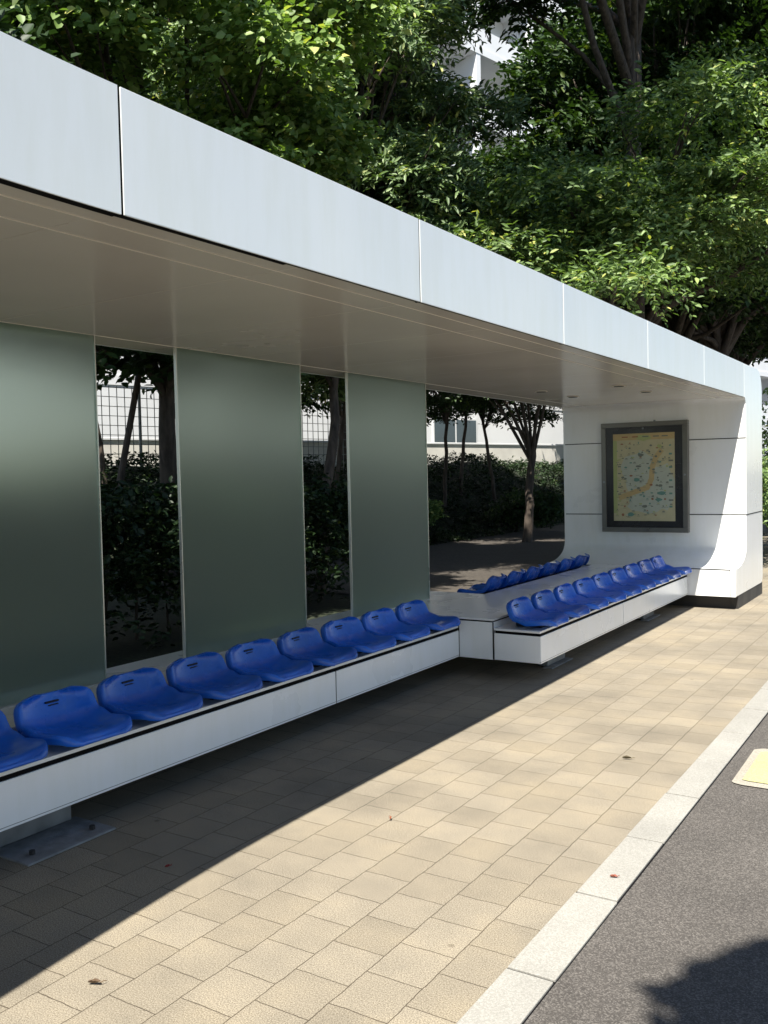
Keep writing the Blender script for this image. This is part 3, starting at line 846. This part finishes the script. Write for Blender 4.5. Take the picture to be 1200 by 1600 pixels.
me = bpy.data.meshes.new('stem'); bm.to_mesh(me); bm.free(); link('stem', me, 'bark', hg)

# ground cover on the slope and along the path edge
rng = np.random.default_rng(8)
n = 9000
gxs = rng.uniform(-13.6, -9.5, n); gys = rng.uniform(2, 42, n)
gz = np.array([slope_z(a, b) for a, b in zip(gxs, gys)])
hump = .16 * (1 + np.sin(gxs * 3.1 + gys * 1.7) * np.sin(gys * 2.3))
P = np.stack([gxs, gys, gz + rng.uniform(0, 1, n) * hump], 1)
A = rng.normal(0, 1, (n, 3)); A[:, 2] = np.abs(A[:, 2]) * .4; A /= np.linalg.norm(A, axis=1, keepdims=True)
U = np.tile([0, 0, 1.0], (n, 1)) + rng.normal(0, .3, (n, 3)); U /= np.linalg.norm(U, axis=1, keepdims=True)
V, Q = leaves_arrays(P, A, U, 9, .085, .045, .25, rng)
o = link('ground_cover', quads_mesh('ground_cover', V, Q), 'leafH'); o['kind'] = 'stuff'
tag(o, 'dark low leafy ground cover on the park slope behind the shelter', 'ground cover')

# low shrubs beside the path beyond the end wall
def shrub(lab, x, y, z, rx, ry, rz, sd, mat='leafG'):
    t = thing('shrub', lab, 'shrub', (x, y, z), 0, 'shrubs along the park path')
    pads = make_pads(sd, 10, (0, 0, rz * .55), (rx * .7, ry * .7, rz * .35), rz * .45, .8)
    bm = bmesh.new()
    for p in pads: tube(bm, [Vector((0, 0, 0)), Vector(p[:3]) * .5 + Vector((0, 0, .05)), Vector(p[:3])], .018, .006, 5)
    me = bpy.data.meshes.new('stem'); bm.to_mesh(me); bm.free(); link('stem', me, 'bark', t)
    V, Q = crown_mesh(pads, 900, 9, .08, .045, .2, sd, .2)
    link('foliage', quads_mesh('foliage', V, Q), mat, t)
shrub('low green shrub in the lower right of the wide opening', -9.4, 21.6, 0, 1.0, 1.0, .9, 41)
shrub('small sunlit shrub on the slope in the middle of the wide opening', -10.3, 16.8, .25, .9, .9, .7, 42, 'leafC')
shrub('sunlit yellow-green shrub beside the trunk in the left gap', -9.6, 9.6, .55, .6, .6, .6, 43, 'leafA')
for i, (x, y, h) in enumerate([(-3.4, 14.2, 1.9), (-2.7, 17.2, 2.2), (-2.2, 21.5, 2.5)]):
    shrub('green shrub just beyond the end wall, %s' % ['nearest to it', 'second from it', 'third and tallest'][i], x, y, 0, 1.0, 1.5, h, 51 + i, 'leafC')

# low wall and mesh fence on top of the slope
w = thing('retaining_wall', 'low pale concrete wall on top of the park slope', 'wall', (-19.5, 12, 1.5), R(-12))
MB().box(-.12, .12, -14, 44, -.6, 1.05, .01).done('wall', 'concrete', w)
MB().box(-.16, .16, -14, 44, 1.052, 1.12, .01).done('coping', 'bwhite', w)
f = thing('mesh_fence', 'grey wire mesh fence standing on top of the park slope', 'fence', (-14.6, 6.0, 1.55), R(-9))
m = MB()
for k in range(0, 19 * 6 + 1): m.box(-.006, .006, -6 + k / 6 - .006, -6 + k / 6 + .006, .05, 1.75)
for k in range(10): m.box(-.0055, .0055, -6, 13, .1 + k * .18, .112 + k * .18)
m.done('mesh_panel', 'fence', f)
for k in range(10): MB().cyl((0, -6 + k * 2.11, -.3), (0, -6 + k * 2.11, 1.85), .03, .03, 10).done('post', 'fence', f)

# ------------------------------------------------------------------ white building behind the park
bd = thing('white_building', 'large white building with balconies behind the park trees', 'building', (-24.5, 10, 1.4), R(-13))
L0, L1, FH, NF, BAY = -16.0, 62.0, 3.1, 10, 4.0
m = MB()
m.box(-10, -1.6, L0, L1, 0, FH * NF + .8)
m.box(-1.5995, -.03, L0, L1, -1.5, FH - .03)
for fl in range(NF + 1):
    m.box(-1.599, 0, L0, L1, fl * FH - .02, fl * FH + .28)
nb = int((L1 - L0) / BAY)
for k in range(nb + 1):
    yy = L0 + k * BAY
    m.box(-1.598, -.02, yy - .14, yy + .14, FH + .281, FH * NF - .03)
m.done('wall', 'bwhite', bd)
m = MB()
for fl in range(1, NF):
    m.box(-.14, -.04, L0 + .02, L1 - .02, fl * FH + .29, fl * FH + 1.15)
m.done('balcony_parapet', 'bwhite', bd)
for fl in range(NF):
    for k in range(0, nb):
        if (fl * 7 + k) % 6 == 5 or k < 3: continue
        if fl > 5 or (fl == 0 and k != 10): continue
        y0 = L0 + k * BAY + .5
        dx = 1.58 if fl == 0 else 0
        wd = MB().box(-1.597 + dx, -1.56 + dx, y0, y0 + 2.9, fl * FH + .35, fl * FH + 2.5).done('window', 'bwhite', bd)
        MB().box(-1.559 + dx, -1.55 + dx, y0 + .08, y0 + 1.4, fl * FH + .43, fl * FH + 2.42).box(-1.559 + dx, -1.55 + dx, y0 + 1.5, y0 + 2.82, fl * FH + .43, fl * FH + 2.42).done('pane', 'bglass', wd)

# ------------------------------------------------------------------ fallen leaves
def fallen(x, y, s, rz, col, lab, sd):
    q = random.Random(sd); bm = bmesh.new()
    pts = []
    for k in range(12):
        a = 2 * math.pi * k / 12; r = s * (.5 + .5 * abs(math.cos(a)) ** 1.5) * q.uniform(.85, 1.1)
        pts.append((r * math.cos(a), r * .5 * math.sin(a), .008 + .35 * s * abs(math.sin(a)) + q.uniform(0, .004)))
    c = bm.verts.new((0, 0, .006)); vs = [bm.verts.new(p) for p in pts]
    for k in range(12): bm.faces.new((c, vs[k], vs[(k + 1) % 12]))
    tube(bm, [Vector((s * .8, 0, .007)), Vector((s * 1.3, .004, .012)), Vector((s * 1.6, .012, .008))], .0015, .001, 5)
    me = bpy.data.meshes.new('fallen_leaf'); bm.to_mesh(me); bm.free()
    o = link('fallen_leaf', me, plain('dry_leaf', col, .7, var=.3, scale=80))
    o.location = (x, y, 0.001); o.rotation_euler = (0, 0, rz); tag(o, lab, 'leaf', 'fallen leaves on the paving')
fallen(-2.19, 1.78, .021, .5, (.10, .06, .03), 'curled brown leaf on sunlit paving at lower left', 1)
fallen(-2.60, 2.48, .014, 1.2, (.22, .02, .02), 'small red leaf on the shaded paving', 2)
fallen(-2.11, 3.32, .014, 2.0, (.28, .09, .04), 'small reddish leaf at the edge of the shade', 3)
fallen(-1.48, 4.62, .026, .3, (.09, .07, .03), 'dark brown leaf lying in the middle of the sunlit paving', 4)
fallen(-1.09, 3.23, .014, .3, (.25, .07, .04), 'tiny red leaf on the pale kerb stones', 5)
